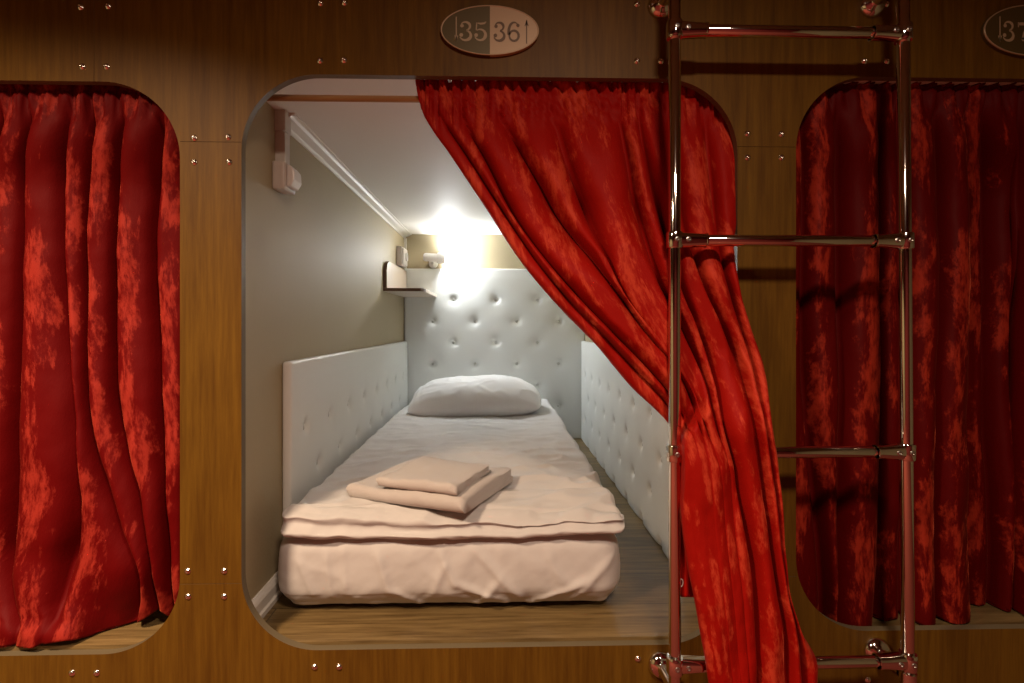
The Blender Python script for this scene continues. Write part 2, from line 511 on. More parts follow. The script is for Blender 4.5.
# back panel: button rows from the photograph's layout
bw = XR - XL - 0.004; bh = PT - FL
btn = []
zr = [P(490, y, YB - .03).z - FL for y in (300, 321.3)]
dz = zr[0] - zr[1]
xa = [P(x, 300, YB - .03).x - XL - .002 for x in (453.6, 432.7)]
dx = P(495.7, 300, YB - .03).x - P(453.6, 300, YB - .03).x
for r in range(7):
    z = zr[0] - r * dz
    for k in range(-2, 5):
        x = xa[r % 2] + k * dx
        if 0.05 < x < bw - 0.05: btn.append((x, z))
tufted('tufted_panel', 'white button-tufted headboard panel on the end wall behind the pillow', (XL + .002, YB - .001, FL), bw, bh, TH, btn, 0)
# side panels
sh = P(407, 341, YB - .03).z - FL
sw = PYB - PYA - 0.002
def side_btn(flip):
    out = []
    z0 = sh - 0.197
    for r in range(4):
        for k in range(9):
            y = 0.113 + k * 0.215 + (0.1075 if r % 2 else 0)
            if y < sw - 0.05: out.append(((sw - y) if flip else y, z0 - r * dz))
    return out
# left panel faces +x : rotate so local -y -> +x  (rotz = +90): local x -> +y
tufted('tufted_panel', 'white button-tufted side panel between the bed and the taupe left wall', (XL + .001, PYA, FL), sw, sh, TH, side_btn(False), math.pi / 2)
tufted('tufted_panel', 'white button-tufted side panel on the right wall, partly behind the drawn-back curtain', (XR - .001, PYB - .002, FL), sw, sh, TH, side_btn(True), -math.pi / 2)

# ------------------------------------------------------------------ bed
BX0 = XL + 0.045; BX1 = P(620, 512, .12).x
BTOP = 0.200
def _cr(x0, y0, x1, y1, w, h):
    a, b = P(x0, y0, .13), P(x1, y1, .14); return ((a.x, a.z), (b.x, b.z), w, h)
CREASES = [_cr(328,545,336,592,.007,.005), _cr(345,542,350,580,.006,.003), _cr(378,545,392,585,.009,.007), _cr(392,585,420,602,.008,.007),
           _cr(440,548,456,578,.008,.007), _cr(456,578,505,600,.009,.009), _cr(474,545,520,592,.010,.008), _cr(500,575,478,604,.008,.006),
           _cr(592,572,530,602,.009,.009), _cr(612,550,570,598,.009,.006), _cr(430,600,446,560,.007,.005), _cr(300,550,318,588,.009,.005), _cr(545,545,560,575,.01,.004)]
def mat_disp(p, n):
    z = (p.z - FL) / BTOP
    v = Vector((0, 0, 0))
    side = Vector((n.x, n.y, 0))
    if side.length > 0.2:
        side.normalize()
        if abs(n.y) > .5 and p.y < .5:
            for (ax, az), (bx_, bz_), w_, h_ in CREASES:
                dx_, dz_ = bx_ - ax, bz_ - az
                t_ = min(1, max(0, ((p.x - ax) * dx_ + (p.z - az) * dz_) / (dx_ * dx_ + dz_ * dz_)))
                q_ = math.hypot(p.x - ax - dx_ * t_, p.z - az - dz_ * t_)
                v += side * h_ * math.exp(-(q_ / w_) ** 2) * sst(t_ + .12, 0, .4)
        bulge = 0.014 * math.sin(math.pi * min(1, max(0, z * 0.9 + .08)))
        v += side * bulge
        tuck = sst(z, 0.35, 0.0)
        v -= side * 0.022 * tuck
        # gathered creases, running down towards the hem
        s = p.x if abs(n.y) > 0.5 else p.y
        cr = fbm(s * 9 + (z * 1.5) * math.sin(s * 7), z * 1.6, 3.1)
        rg = 1 - abs(fbm(s * 13 - z * 2.6, z * 1.1, 8.0)) * 2
        v += side * (0.0035 * cr + 0.003 * max(0, rg) * (0.35 + tuck) )
        if abs(n.y) > .5:
            d2 = 1 - abs(math.sin(s * 11 + z * 3.2 + 1.3 * fbm(s * 3, z, 5)))
            v += side * 0.004 * d2 ** 3 * sst(z, .95, .2)
    if z < 0.25 and n.z > -.5:
        v.z += 0.006 * fbm(p.x * 8, p.y * 8, 1.0) * (1 if n.z > -.5 else 0) + 0.003 * (1 if abs(n.y) > .3 else 0)
    return v
mattress = obj('mattress', rbox(BX0 + .004, BX1 - .004, 0.122, YB - .05, FL + .001, FL + BTOP - .002, 0.045, 110, 90, 34, mat_disp), M_SHEET, sub=1)
tag(mattress, 'low mattress in a wrinkled white fitted sheet lying on the bunk floor', 'mattress')
DT = 0.252                                     # top of the duvet above the floor
def duv_disp(p, n):
    v = Vector((0, 0, 0))
    x, y = p.x, p.y
    if n.z > 0.3 or p.z > FL + BTOP + .03:
        h = 0.011 * fbm(x * 3.2, y * 2.2, 0.5)
        # soft ripples across the bed, stronger at the foot and on the right
        k = 0.35 + 0.65 * sst(y, 1.1, 0.3) * (0.5 + 0.5 * sst(x, -.2, .2))
        w = fbm(x * 2.0 + 3, y * 13 + 2.0 * fbm(x * 2.5, y * 2, 4), 2.0, 3)
        h += 0.014 * k * w
        rg = 1 - min(1, abs(fbm(x * 4 + 1.7 * y, y * 9 - x * 2, 7.7, 2)) * 3.2)
        h += 0.013 * k * rg ** 2
        v.z += h
    if n.z < 0 and y < .15: v.z -= .010 * sst(y, .15, .10)
    if y < 0.16:
        z = (p.z - (FL + BTOP)) / (DT - BTOP)
        k = sst(y, .16, .12)
        g1 = .50 + .10 * fbm(x * 5, 0, 1) + .05 * math.sin(x * 9)
        # two rolled edges with a stitched groove between them, the upper one set back
        v.y += k * (0.017 * math.exp(-((z - g1) / .085) ** 2) + 0.020 * sst(z, g1, 1.0))
        v.y -= k * 0.004 * math.exp(-((z - g1 * .5) / .2) ** 2)
        v.y += k * (0.012 * fbm(x * 4.5, 2.2, 0.7) + .003 * fbm(x * 22, z * 2, 0.7))
        v.z += k * (0.008 * fbm(x * 3.5, 0.3, 1.9) + .003 * fbm(x * 15, z * 3, 5))
    if n.x > .3 or n.x < -.3:
        v.x += 0.008 * fbm(y * 4, 1.1, 0) * (1 if n.x > 0 else .4)
    v.z += 0.010 * sst(y, .35, .09) * math.sin((x - BX0) * 3.4) * -1 * .6
    return v
duvet = obj('duvet', rbox(BX0 + .012, BX1 + .006, 0.098, YB - .045, FL + BTOP + .001, FL + DT, 0.024, 120, 190, 18, duv_disp), M_SHEET, sub=1)
tag(duvet, 'flat white duvet spread over the mattress, its hem hanging over the foot end', 'duvet')

def pillow_mesh(w, d, h):
    bm = bmesh.new(); n = 64; m = 48
    def surf(i, j, s):
        u = -1 + 2 * i / n; v = -1 + 2 * j / m
        e = (max(0, 1 - abs(u) ** 3.6)) ** 0.6 * (max(0, 1 - abs(v) ** 2.4)) ** 0.55
        x = u * w / 2 * (1 - 0.05 * (1 - v * v) * 0 - .07 * v * v * abs(u)); y = v * d / 2 * (1 - .08 * u * u)
        if u < -.86: x -= 0.006 * math.sin(v * 5)
        z = e * h * (0.62 if s > 0 else -0.38)
        wr = fbm(u * 1.6 + 5, v * 1.6, s * 3.0, 2) * 0.011 + (1 - min(1, abs(fbm(u * 2.2 + v * 1.3, v * 2 - u, 9, 2)) * 3.5)) ** 2 * 0.005
        z += s * wr * min(1, e * 1.4) 
        if u < -.80: z += s * 0.004 * math.sin((u + .8) * 70) * e * 2
        return (x, y, z)
    g = {}
    for s in (1, -1):
        for i in range(n + 1):
            for j in range(m + 1):
                edge = i in (0, n) or j in (0, m)
                key = (i, j, 1 if edge else s)
                if key not in g: g[key] = bm.verts.new(surf(i, j, s))
    for s in (1, -1):
        for i in range(n):
            for j in range(m):
                ks = []
                for a, b in ((i, j), (i+1, j), (i+1, j+1), (i, j+1)):
                    edge = a in (0, n) or b in (0, m)
                    ks.append(g[(a, b, 1 if edge else s)])
                bm.faces.new(ks if s > 0 else ks[::-1])
    return bm
pl = obj('pillow', pillow_mesh(0.69, 0.44, 0.205), M_PILLOW, sub=1)
pc = PZ(477, 418, FL + DT)
pl.location = (pc.x - .012, 1.59, FL + DT + 0.046); pl.rotation_euler = (math.radians(4), math.radians(-1.5), math.radians(-1.5))
tag(pl, 'plump white pillow at the head of the bed', 'pillow')

def towel(label, left, front, right, zb, layers, tl, wob):
    w = (front - left); v = (right - front)
    Lw = w.length; Lv = v.length; wn = w.normalized(); vn = v.normalized()
    o0 = Vector((left.x, left.y, zb))
    # folded strip: profile in (v, z); fold rounded at v=0, layers open at v=L
    prof = []
    r = tl * layers / 2.0
    H = tl * layers
    n = 10
    outer = [(Lv, 0)] + [(Lv * (1 - k / 10), 0) for k in range(1, 10)]
    outer += [(r - r * math.sin(t), H / 2 - H / 2 * math.cos(t)) for t in [math.pi * k / n for k in range(n + 1)]]
    outer += [(Lv * k / 10, H) for k in range(1, 10)] + [(Lv - .004, H), (Lv, H - .004), (Lv - .001, H / 2 + .0022)]
    inner = [(Lv - .02, H / 2 + .0012), (Lv * .6, H / 2 + .0008), (0.35 * Lv, H / 2 + .0008), (r * .75, H / 2), (.35 * Lv, H / 2 - .0008), (Lv * .6, H / 2 - .0008), (Lv - .02, H / 2 - .0012), (Lv + .003, H / 2 - .0022), (Lv + .004, .004)]
    prof = outer + inner
    bm = bmesh.new(); nw = 36; rings = []
    for i in range(nw + 1):
        s = i / nw
        ring = []
        for a, z in prof:
            e = min(s, 1 - s)
            zz = z * (1 - 0.15 * math.exp(-e * 30))
            p = o0 + wn * (s * Lw) + vn * a
            k = z / H
            lift = wob * (fbm(p.x * 6, p.y * 6, zb * 9) + .25) * k
            side = 0.005 * fbm(a * 20, s * 5, zb * 30)
            p = p + Vector((0, 0, zz + lift)) + vn * side + wn * (0.004 * math.sin(k * 6.28) if e < .03 else 0)
            ring.append(bm.verts.new(p))
        rings.append(ring)
    for A, B in zip(rings, rings[1:]):
        for i in range(len(prof)):
            j = (i + 1) % len(prof); bm.faces.new((A[i], B[i], B[j], A[j]))
    bm.faces.new(rings[0]); bm.faces.new(rings[-1][::-1])
    bmesh.ops.triangulate(bm, faces=[f for f in bm.faces if len(f.verts) > 4])
    o = obj('folded_towel', bm, M_TOWEL, angle=75)
    tag(o, label, 'towel')
    return o
TZ = FL + DT + 0.004
towel('large folded cream towel lying on the foot of the bed, under the smaller towel', PZ(347, 499, TZ), PZ(462, 516, TZ), PZ(512, 482, TZ), TZ, 2, 0.018, 0.013)
T2 = TZ + 0.040
towel('small folded cream towel lying on top of the large folded towel', PZ(377, 487, T2), PZ(455, 497, T2), PZ(490, 473, T2), T2, 2, 0.0125, 0.012)

# ------------------------------------------------------------------ shelf, socket, wall lamp, cable duct
y0s = 1.465
sx0 = XL + 0.0005
zsh = P(400, 288, y0s).z
sh_t = thing('wall_shelf', 'small beech corner shelf with dark edges on the left wall by the headboard', 'shelf', (sx0, y0s, zsh))
bm = bmesh.new()
xr = P(423.5, 290, y0s).x
# horizontal board
L1 = xr - sx0
y1s = YB - .03
pts = [(0, 0), (L1 * .93, 0), (L1 * .985, .03), (L1, .08), (L1, y1s - y0s), (0, y1s - y0s)]
bm = bmesh.new()
lo = [bm.verts.new((sx0 + x, y0s + y, zsh - .016)) for x, y in pts]; hi = [bm.verts.new((sx0 + x, y0s + y, zsh)) for x, y in pts]
bm.faces.new(lo); bm.faces.new(hi[::-1])
for i in range(len(pts)):
    j = (i + 1) % len(pts); f = bm.faces.new((lo[i], lo[j], hi[j], hi[i])); f.material_index = 1 if i in (0, 1, 2) else 0
put(obj('shelf_board', bm, [M_SHELF, M_SHELFEDGE], smooth=False, bevel=.001), sh_t)
hv = P(388, 260, y0s).z - zsh
pts = [(0, 0), (0, hv * .62), (.02, hv * .9), (.06, hv), (y1s - y0s, hv), (y1s - y0s, 0)]
bm = bmesh.new()
A = [bm.verts.new((sx0, y0s + y, zsh + .0003 + z)) for y, z in pts]; B = [bm.verts.new((sx0 + .018, y0s + y, zsh + .0003 + z)) for y, z in pts]
bm.faces.new(A); bm.faces.new(B[::-1])
for i in range(len(pts)):
    j = (i + 1) % len(pts); f = bm.faces.new((A[i], A[j], B[j], B[i])); f.material_index = 1 if i in (0, 1, 2, 3) else 0
put(obj('side_board', bm, [M_SHELF, M_SHELFEDGE], smooth=False, bevel=.001), sh_t)

# socket above the shelf, on the left wall
so = thing('wall_socket', 'small white socket box on the left wall above the corner shelf', 'socket', (XL, 1.86, P(400, 257, 1.86).z))
zc = so.location.z
put(obj('housing', box(XL, XL + .03, 1.80, 1.93, zc - .055, zc + .055), M_PLASTIC2, smooth=False, bevel=.004), so)
put(obj('cover', rbox(XL + .0302, XL + .042, 1.805, 1.925, zc - .048, zc + .048, .004, 4, 8, 8), M_PLASTIC, smooth=True), so)
bm = bmesh.new(); add_lathe(bm, (XL + .0425, 1.865, zc), (1, 0, 0), [(0, .026), (.009, .024), (.010, .018), (.002, .016), (.002, 0)], 24)
put(obj('outlet_ring', bm, M_PLASTIC, angle=40), so)

# wall lamp: spot head on a ball base
yl = YB - 0.062
lb = P(433.5, 264, YB).xyz
la = thing('wall_lamp', 'small white spot lamp glowing on the end wall above the headboard panel', 'lamp', (lb.x, YB, lb.z))
zc = P(433, 257, yl).z
bm = bmesh.new(); add_lathe(bm, (lb.x, YB, zc - .034), (0, -1, 0), [(0, .028), (.012, .028), (.020, .022), (.026, .012), (.027, 0)], 28)
put(obj('base', bm, M_PLASTIC, angle=50), la)
put(obj('neck', tube((lb.x, YB - .02, zc - .03), (lb.x + .004, yl, zc - .012), .009, 16), M_PLASTIC), la)
hx0 = P(423.5, 257, yl).x; hx1 = P(446, 257, yl).x
Lh = hx1 - hx0
bm = bmesh.new()
add_lathe(bm, (hx0, yl, zc), (1, .03, -.06), [(0, 0), (0, .016), (.005, .022), (.014, .025), (Lh * .6, .025), (Lh * .61, .031), (Lh * .7, .034), (Lh, .034), (Lh, .031), (Lh * .75, .022), (Lh * .74, 0)], 32)
put(obj('lamp_head', bm, M_PLASTIC, angle=40), la)
bm = bmesh.new()
add_lathe(bm, (hx0 + Lh * .76, yl, zc + .004), (1, .03, -.06), [(0, 0), (0, .012), (.02, .018), (.045, .019), (.058, .014), (.064, 0)], 24)
bulb = put(obj('bulb', bm, M_BULB), la)

# cable duct with a switch box at the front of the left wall
yd = 0.235
xd = XL
zt = IC - 0.029
cb = P(283, 162, yd - .02); bb = P(283, 190, yd - .02)
du = thing('switch_box', 'white cable duct and switch box hanging at the front of the left wall', 'switch', (xd, yd, bb.z))
put(obj('cable_duct', box(xd, xd + .026, yd - .016, yd + .016, cb.z - .002, IC - .056), M_PLASTIC2, smooth=False, bevel=.0015), du)
put(obj('duct_collar', box(xd, xd + .028, yd - .019, yd + .019, IC - .055, IC - .0005), M_PLASTIC2, smooth=False, bevel=.0015), du)
put(obj('housing', rbox(xd, xd + .034, yd - .036, yd + .036, bb.z, cb.z, .005, 6, 8, 8), M_PLASTIC2, angle=60), du)
bm = bmesh.new()
pts = [(.0345, .008), (.0345, .064), (.040, .066), (.052, .052), (.054, .026), (.045, .010)]
bz = bb.z
A = [bm.verts.new((xd + x, yd - .026, bz + z)) for x, z in pts]; B = [bm.verts.new((xd + x, yd + .026, bz + z)) for x, z in pts]
bm.faces.new(A); bm.faces.new(B[::-1])
for i in range(len(pts)):
    j = (i + 1) % len(pts); bm.faces.new((A[i], B[i], B[j], A[j]))
put(obj('rocker_switch', bm, M_PLASTIC, smooth=False, bevel=.003), du)

# ------------------------------------------------------------------ curtain rods and hooks
YR = 0.053
zr_ = P(340, 98.5, YR).z
for k, ((a, b), lab) in enumerate(zip(bays, ('copper curtain rod of the left bunk, hidden in the curtain header', 'thin copper curtain rod across the top of the open bunk', 'copper curtain rod of the right bunk, hidden in the curtain header'))):
    o = obj('curtain_rod', tube((a + .0005, YR, zr_), (b - .0005, YR, zr_), .0072, 16), M_ROD)
    tag(o, lab, 'curtain rod')
for px, w in ((485.5, 4), (518, 4)):
    c = P(px, 80, 0.036)
    bm = rbox(c.x - .008, c.x + .008, YR + .009, YR + .022, zr_ - .004, IC - .0005, .002, 3, 3, 3)
    o = obj('ceiling_bracket', bm, M_PLASTIC)
    tag(o, 'white rod bracket at the bunk ceiling, ' + ('nearer the curtain edge' if px < 500 else 'farther right along the curtain header'), 'bracket')

# ------------------------------------------------------------------ curtains
def curtain_mesh(cols, ytop, ybot, ybase, amp, rows=230, per=16, header=None, extra_push=None, pinch=.014, ymin=None, hem=None, topwob=2.0, gx=1.0):
    """cols: valley lines, each a list of (px, py) read top to bottom; between two valleys the
    cloth bulges towards the room. ybase(px,py) -> distance plane; amp(c,s,py) -> bulge depth."""
    bm = bmesh.new(); grid = []; info = []
    nc = len(cols) - 1
    tot = nc * per
    for r in range(rows + 1):
        row = []
        t = r / rows
        for c in range(tot + 1):
            k = min(c // per, nc - 1); s = c / per - k
            yb = hem(c / tot) if hem else ybot
            py = ytop + (yb - ytop) * t
            xa_, xb_ = interp(cols[k], py), interp(cols[k + 1], py)
            px = xa_ + (xb_ - xa_) * s
            if py < ytop + 30:
                py2 = py + topwob * noise.noise(Vector((px * .11, 0, 3))) * sst(py, ytop + 26, ytop)
            else: py2 = py
            Y0 = ybase(px, py)
            base = P(px, py2, Y0)
            prof = math.sin(math.pi * s ** 0.75) ** 0.62 if 0 < s < 1 else 0
            d = amp(k, s, py) * prof
            wn = (fbm(px * .022, py * .008, 1.3, 2) * 0.010 + fbm(px * .05, py * .02, 4, 3) * .0035) * sst(py, ytop + 10, ytop + 70)
            # gathers under and over the rod
            gth = math.sin(px * gx * 0.50 + 2.8 * noise.noise(Vector((px * .03, 1, 1)))) + .6 * math.sin(px * gx * 1.37 + 1)
            hd = sst(py, ytop + 62, ytop + 24)
            pocket = math.exp(-((py - (ytop + 20)) / 5.0) ** 2)
            gt = gth * 0.0085 * hd * (1 - .6 * pocket)
            base.y += -d * sst(py, ytop + 14, ytop + 90) - wn - gt - .006 * (1 - pocket) * hd * .6
            if 0 < c < tot:
                e_ = min(s, 1 - s) if 0 < k < nc - 1 else (1 - s if k == 0 else s)
                base.y += pinch * math.exp(-(e_ / .13) ** 2) * sst(py, ytop + 20, ytop + 80) * sst(amp(k, .5, py), .002, .010)
            if extra_push: base.y += extra_push(px, py, c / per)
            if ymin: base.y = max(base.y, ymin(px, py))
            base.z = min(base.z, IC - .002) if base.y > 0 else base.z
            if base.y > -0.002 and base.z < FL + .004: base.z = FL + .004 + .002 * abs(math.sin(px * .2))
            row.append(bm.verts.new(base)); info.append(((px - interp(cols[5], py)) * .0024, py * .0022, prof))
        grid.append(row)
    for A, B in zip(grid, grid[1:]):
        for i in range(tot):
            bm.faces.new((A[i], B[i], B[i + 1], A[i + 1]))
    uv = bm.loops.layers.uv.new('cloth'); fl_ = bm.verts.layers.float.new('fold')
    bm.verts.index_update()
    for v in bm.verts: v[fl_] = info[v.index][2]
    for f in bm.faces:
        for l in f.loops: l[uv].uv = info[l.vert.index][:2]
    return bm

def cloth(name, bm, mat, label):
    o = obj(name, bm, mat)
    m = o.modifiers.new('thickness', 'SOLIDIFY'); m.thickness = 0.0022; m.offset = 0
    tag(o, label, 'curtain')
    return o

cols = [
 [(415,78),(424,115),(451,155),(485,206),(518,257),(550,297),(582,330),(600,349),(629,384),(669,424),(676,445),(676,470),(680,500),(687,560),(695,603),(701,638),(710,690)],
 [(424,78),(440,115),(467,155),(500,206),(534,257),(566,297),(599,331),(632,366),(666,403),(681,440),(683,470),(688,500),(694,560),(701,603),(707,638),(716,690)],
 [(455,78),(464,119),(488,165),(514,218),(545,260),(578,297),(610,331),(645,366),(674,403),(692,440),(695,480),(698,520),(703,570),(709,610),(722,690)],
 [(488,78),(495,107),(520,150),(540,186),(558,218),(590,257),(620,297),(640,322),(664,350),(684,380),(701,440),(708,500),(714,560),(720,620),(730,690)],
 [(545,78),(552,110),(566,163),(586,218),(602,257),(621,297),(644,333),(667,362),(690,400),(708,440),(717,480),(722,540),(728,600),(738,690)],
 [(610,78),(618,111),(626,155),(633,202),(642,230),(657,277),(672,310),(690,350),(704,385),(716,430),(726,470),(733,540),(739,600),(746,690)],
 [(632,78),(637,107),(645,163),(661,230),(669,255),(682,300),(694,327),(710,381),(723,430),(734,464),(741,497),(751,546),(756,587),(758,690)],
 [(665,78),(672,150),(680,220),(691,259),(703,290),(729,347),(740,382),(753,430),(763,497),(769,546),(775,587),(782,630),(786,690)],
 [(702,78),(708,150),(714,220),(723,270),(737,322),(748,370),(759,425),(769,480),(776,546),(781,587),(791,630),(800,690)],
 [(744,78),(744,150),(742,200),(733,240),(737,283),(749,327),(761,370),(767,417),(774,450),(776,479),(779,508),(780,546),(782,583),(793,620),(815,659),(813,690)],
]
def main_base(px, py):
    y = 0.038 - 0.002 * sst(py, 90, 200)
    # comes out through the opening
    y += (-0.030 - 0.040) * sst(py, 205, 285)
    # right part must clear the board's edge
    y -= 0.010 * sst(px, 725, 745) * sst(py, 215, 262)
    # laid over the front of the rungs, but still behind the left upright
    q = sst(py, 400, 446)
    side = sst(px, 684 - 11 * q, 708 - 25 * q)
    y += -0.078 * sst(py, 345, 438) * side
    return y
AM = [.008, .016, .020, .026, .030, .022, .024, .026, .020]
LOWER = [.15, .0, .0, .05, .05, .12, .9, 1.0, 1.0]
def main_amp(k, s, py):
    f = 1 - (1 - LOWER[k]) * sst(py, 380, 450)
    a = AM[k] * f
    a *= 0.9 + .55 * sst(py, 120, 220) * (1 - sst(py, 330, 450))
    if k > 6: a *= .7 + .3 * sst(py, 300, 430)
    return a * 1.5
def main_limit(px, py):
    # stay behind the upright and the upper rungs until the cloth is laid over the ladder
    q = sst(py, 400, 446)
    return -.0755 - .2 * sst(py, 345, 438) * sst(px, 686 - 13 * q, 712 - 29 * q)
def main_push(px, py, c):
    # below the gather the left half hangs as one broad fold
    if c >= 6: return 0
    return (-.026 * math.sin(math.pi * (c / 6) ** .8) ** .6 + .02 * math.exp(-((c - 5.95) / .22) ** 2)) * sst(py, 400, 470)
def flap(bm):
    # the turned-back corner hanging behind the front fold, beside the upright
    n = 10; m = 40; g = []
    for j in range(m + 1):
        py = 470 + (597 - 470) * j / m; row = []
        for i in range(n + 1):
            px = interp([(679, 470), (679, 540), (680.5, 575), (680.5, 597)], py) + i * 2.2
            p = P(px, py, -0.088 - .006 * math.sin(i * .9 + py * .02))
            row.append(bm.verts.new(p))
        g.append(row)
    for A, B in zip(g, g[1:]):
        for i in range(n): bm.faces.new((A[i], B[i], B[i + 1], A[i + 1]))
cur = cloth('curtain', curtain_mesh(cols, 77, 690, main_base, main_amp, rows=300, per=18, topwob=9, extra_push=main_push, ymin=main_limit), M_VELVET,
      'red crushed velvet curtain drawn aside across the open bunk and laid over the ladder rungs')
bm = bmesh.new(); flap(bm)
fo = obj('turned_corner', bm, M_VELVET, cur)
m = fo.modifiers.new('thickness', 'SOLIDIFY'); m.thickness = 0.002; m.offset = 0
c = P(681, 583, -.092)
bm = bmesh.new()
ringp = [c + Vector((.004 * math.cos(t), -.002 * math.sin(t), .009 * math.sin(t))) for t in [2 * math.pi * i / 12 for i in range(12)]]
for i in range(12):
    a, b = ringp[i], ringp[(i + 1) % 12]; add_lathe(bm, a, b - a, [(0, .0010), ((b - a).length, .0010)], 6)
obj('loose_thread', bm, M_TRIM, fo)

def shiftcol(base, pairs): return [(base + dx, y) for dx, y in pairs]
# left bunk: closed curtain hanging just inside the opening
lc = [
 shiftcol(-96, [(0,80),(0,660)]), shiftcol(-60, [(0,80),(0,660)]), shiftcol(-24, [(0,80),(-4,660)]),
 [(4,80),(2,200),(-6,400),(-16,660)],
 [(32,80),(30,200),(24,400),(20,560),(10,660)],
 [(70,80),(72,160),(74,300),(88,420),(86,520),(60,600),(34,660)],
 [(92,80),(95,150),(92,260),(100,420),(130,520),(150,570),(120,660)],
 [(124,80),(122,200),(118,330),(126,420),(150,500),(160,560),(160,660)],
 [(160,80),(164,150),(158,260),(166,400),(172,500),(176,560),(172,660)],
 shiftcol(196, [(0,80),(0,660)]),
]
def hem_left(u):
    px = -96 + 292 * u
    pts = [(652, -96), (653, 0), (651, 40), (647, 60), (632, 88), (618, 108), (609, 128), (609, 145), (616, 158), (622, 200)]
    return interp([(v, x) for v, x in pts], px)
lbase = lambda px, py: 0.038 + 0.047 * sst(py, 100, 200) - .062 * sst(py, 540, 640) * sst(px, 130, 60) - .016 * sst(py, 600, 640) * sst(px, 95, 60)
def lamp_(k, s, py):
    a = [.016, .018, .02, .02, .022, .020, .020, .020, .016][k]
    return a * (1 + .4 * sst(py, 200, 480)) * (1 - .9 * sst(py, 560, 640)) * 1.6
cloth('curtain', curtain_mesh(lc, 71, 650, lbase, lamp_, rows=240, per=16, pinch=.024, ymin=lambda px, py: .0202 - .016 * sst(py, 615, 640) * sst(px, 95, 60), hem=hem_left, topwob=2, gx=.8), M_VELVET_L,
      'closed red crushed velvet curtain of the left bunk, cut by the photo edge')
rc = [
 shiftcol(778, [(0,76),(0,640)]),
 [(803,76),(802,300),(806,400),(815,500),(824,640)],
 [(836,76),(838,200),(838,400),(832,520),(826,640)],
 [(880,76),(881,250),(880,420),(878,520),(868,640)],
 [(896,76),(900,250),(902,420),(902,640)],
 [(934,76),(936,250),(930,420),(930,640)],
 [(966,76),(967,250),(967,420),(966,560),(970,640)],
 [(984,76),(984,250),(984,420),(990,560),(986,640)],
 [(1018,76),(1017,250),(1012,420),(1004,560),(1000,640)],
 [(1056,76),(1056,640)], [(1092,76),(1092,640)],
]
def hem_right(u):
    px = 778 + 314 * u
    return interp([(604, 778), (609, 800), (617, 812), (622, 830), (622, 900), (622, 962), (609, 978), (609, 998), (618, 1012), (620, 1092)], px)
def rbase(px, py):
    return 0.038 + .041 * sst(py, 100, 200) + .05 * sst(px, 964, 972) * (1 - sst(px, 1000, 1020)) * sst(py, 100, 200)
def ramp_(k, s, py):
    a = [.010, .018, .022, .008, .020, .018, .004, .018, .020, .02][k]
    return a * (1 + .3 * sst(py, 300, 600)) * 1.7
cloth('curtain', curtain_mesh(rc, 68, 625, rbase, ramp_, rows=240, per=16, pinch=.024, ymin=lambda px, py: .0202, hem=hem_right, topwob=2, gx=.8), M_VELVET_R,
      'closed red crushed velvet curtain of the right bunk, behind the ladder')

# ------------------------------------------------------------------ ladder
YL = -0.09; RR = 0.0123
lt = P(674.6, 0, YL); lbm = P(674.8, 683, YL); rt = P(902.8, 0, YL); rbm = P(908.0, 683, YL)
def along(a, b, z):
    t = (z - a.z) / (b.z - a.z); return a + (b - a) * t
ztop = 2.05
lad = thing('ladder', 'chrome tube ladder fixed upright in front of the bunks', 'ladder', (along(lt, lbm, 0).x, YL, 0))
put(obj('rail', tube(along(lt, lbm, 0.001), along(lt, lbm, ztop), RR), M_CHROME), lad)
put(obj('rail', tube(along(rt, rbm, 0.001), along(rt, rbm, ztop), RR), M_CHROME), lad)
def clamp(at, d):
    """collar round the rail with a tapered socket pointing along d, and its screws"""
    bm = bmesh.new()
    add_lathe(bm, at + Vector((0, 0, -.0165)), (0, 0, 1), [(0, RR), (0, .0158), (.002, .0168), (.031, .0168), (.033, .0158), (.033, RR)], 28)
    # socket: tapered flat cheeks ending in a ring
    secs = [(.008, .0165, .0135), (.030, .0150, .0135), (.050, .0135, .0135), (.062, .0132, .0132), (.0625, .0142, .0142), (.0655, .0142, .0142), (.066, .0125, .0125)]
    rings = []
    for l, hz, hy in secs:
        rings.append([bm.verts.new(at + Vector((d * l, math.copysign(abs(math.cos(t)) ** .7, math.cos(t)) * hy, math.copysign(abs(math.sin(t)) ** .7, math.sin(t)) * hz)))
                      for t in [2 * math.pi * i / 24 for i in range(24)]])
    for A, B in zip(rings, rings[1:]):
        for i in range(24): bm.faces.new((A[i], A[(i + 1) % 24], B[(i + 1) % 24], B[i]))
    bm.faces.new(rings[0])
    c = put(obj('clamp', bm, M_CHROME, angle=40), lad)
    for dx_ in (0.024 * d, 0.0):
        bm = bmesh.new()
        yo = -.0135 if dx_ else -.0168
        add_lathe(bm, at + Vector((dx_, yo + .001, 0)), (0, -1, 0), [(0, .0052), (.0025, .0052), (.0032, .0042), (.0032, .0025), (.0015, .0025), (.0015, 0)], 16)
        sc = obj('screw', bm, M_SCREW, angle=40); sc.parent = c
    return c
for yl_, yr_ in ((31.5, 32.5), (242, 239.5), (453.5, 451), (664, 661.5)):
    za = P(674.6, yl_, YL).z; zb_ = P(905, yr_, YL).z
    za = zb_ = (za + zb_) / 2
    a = along(lt, lbm, za); b = along(rt, rbm, zb_)
    put(obj('rung', tube(a + Vector((.012, 0, 0)), b - Vector((.012, 0, 0)), .0118), M_CHROME), lad)
    clamp(a, 1); clamp(b, -1)
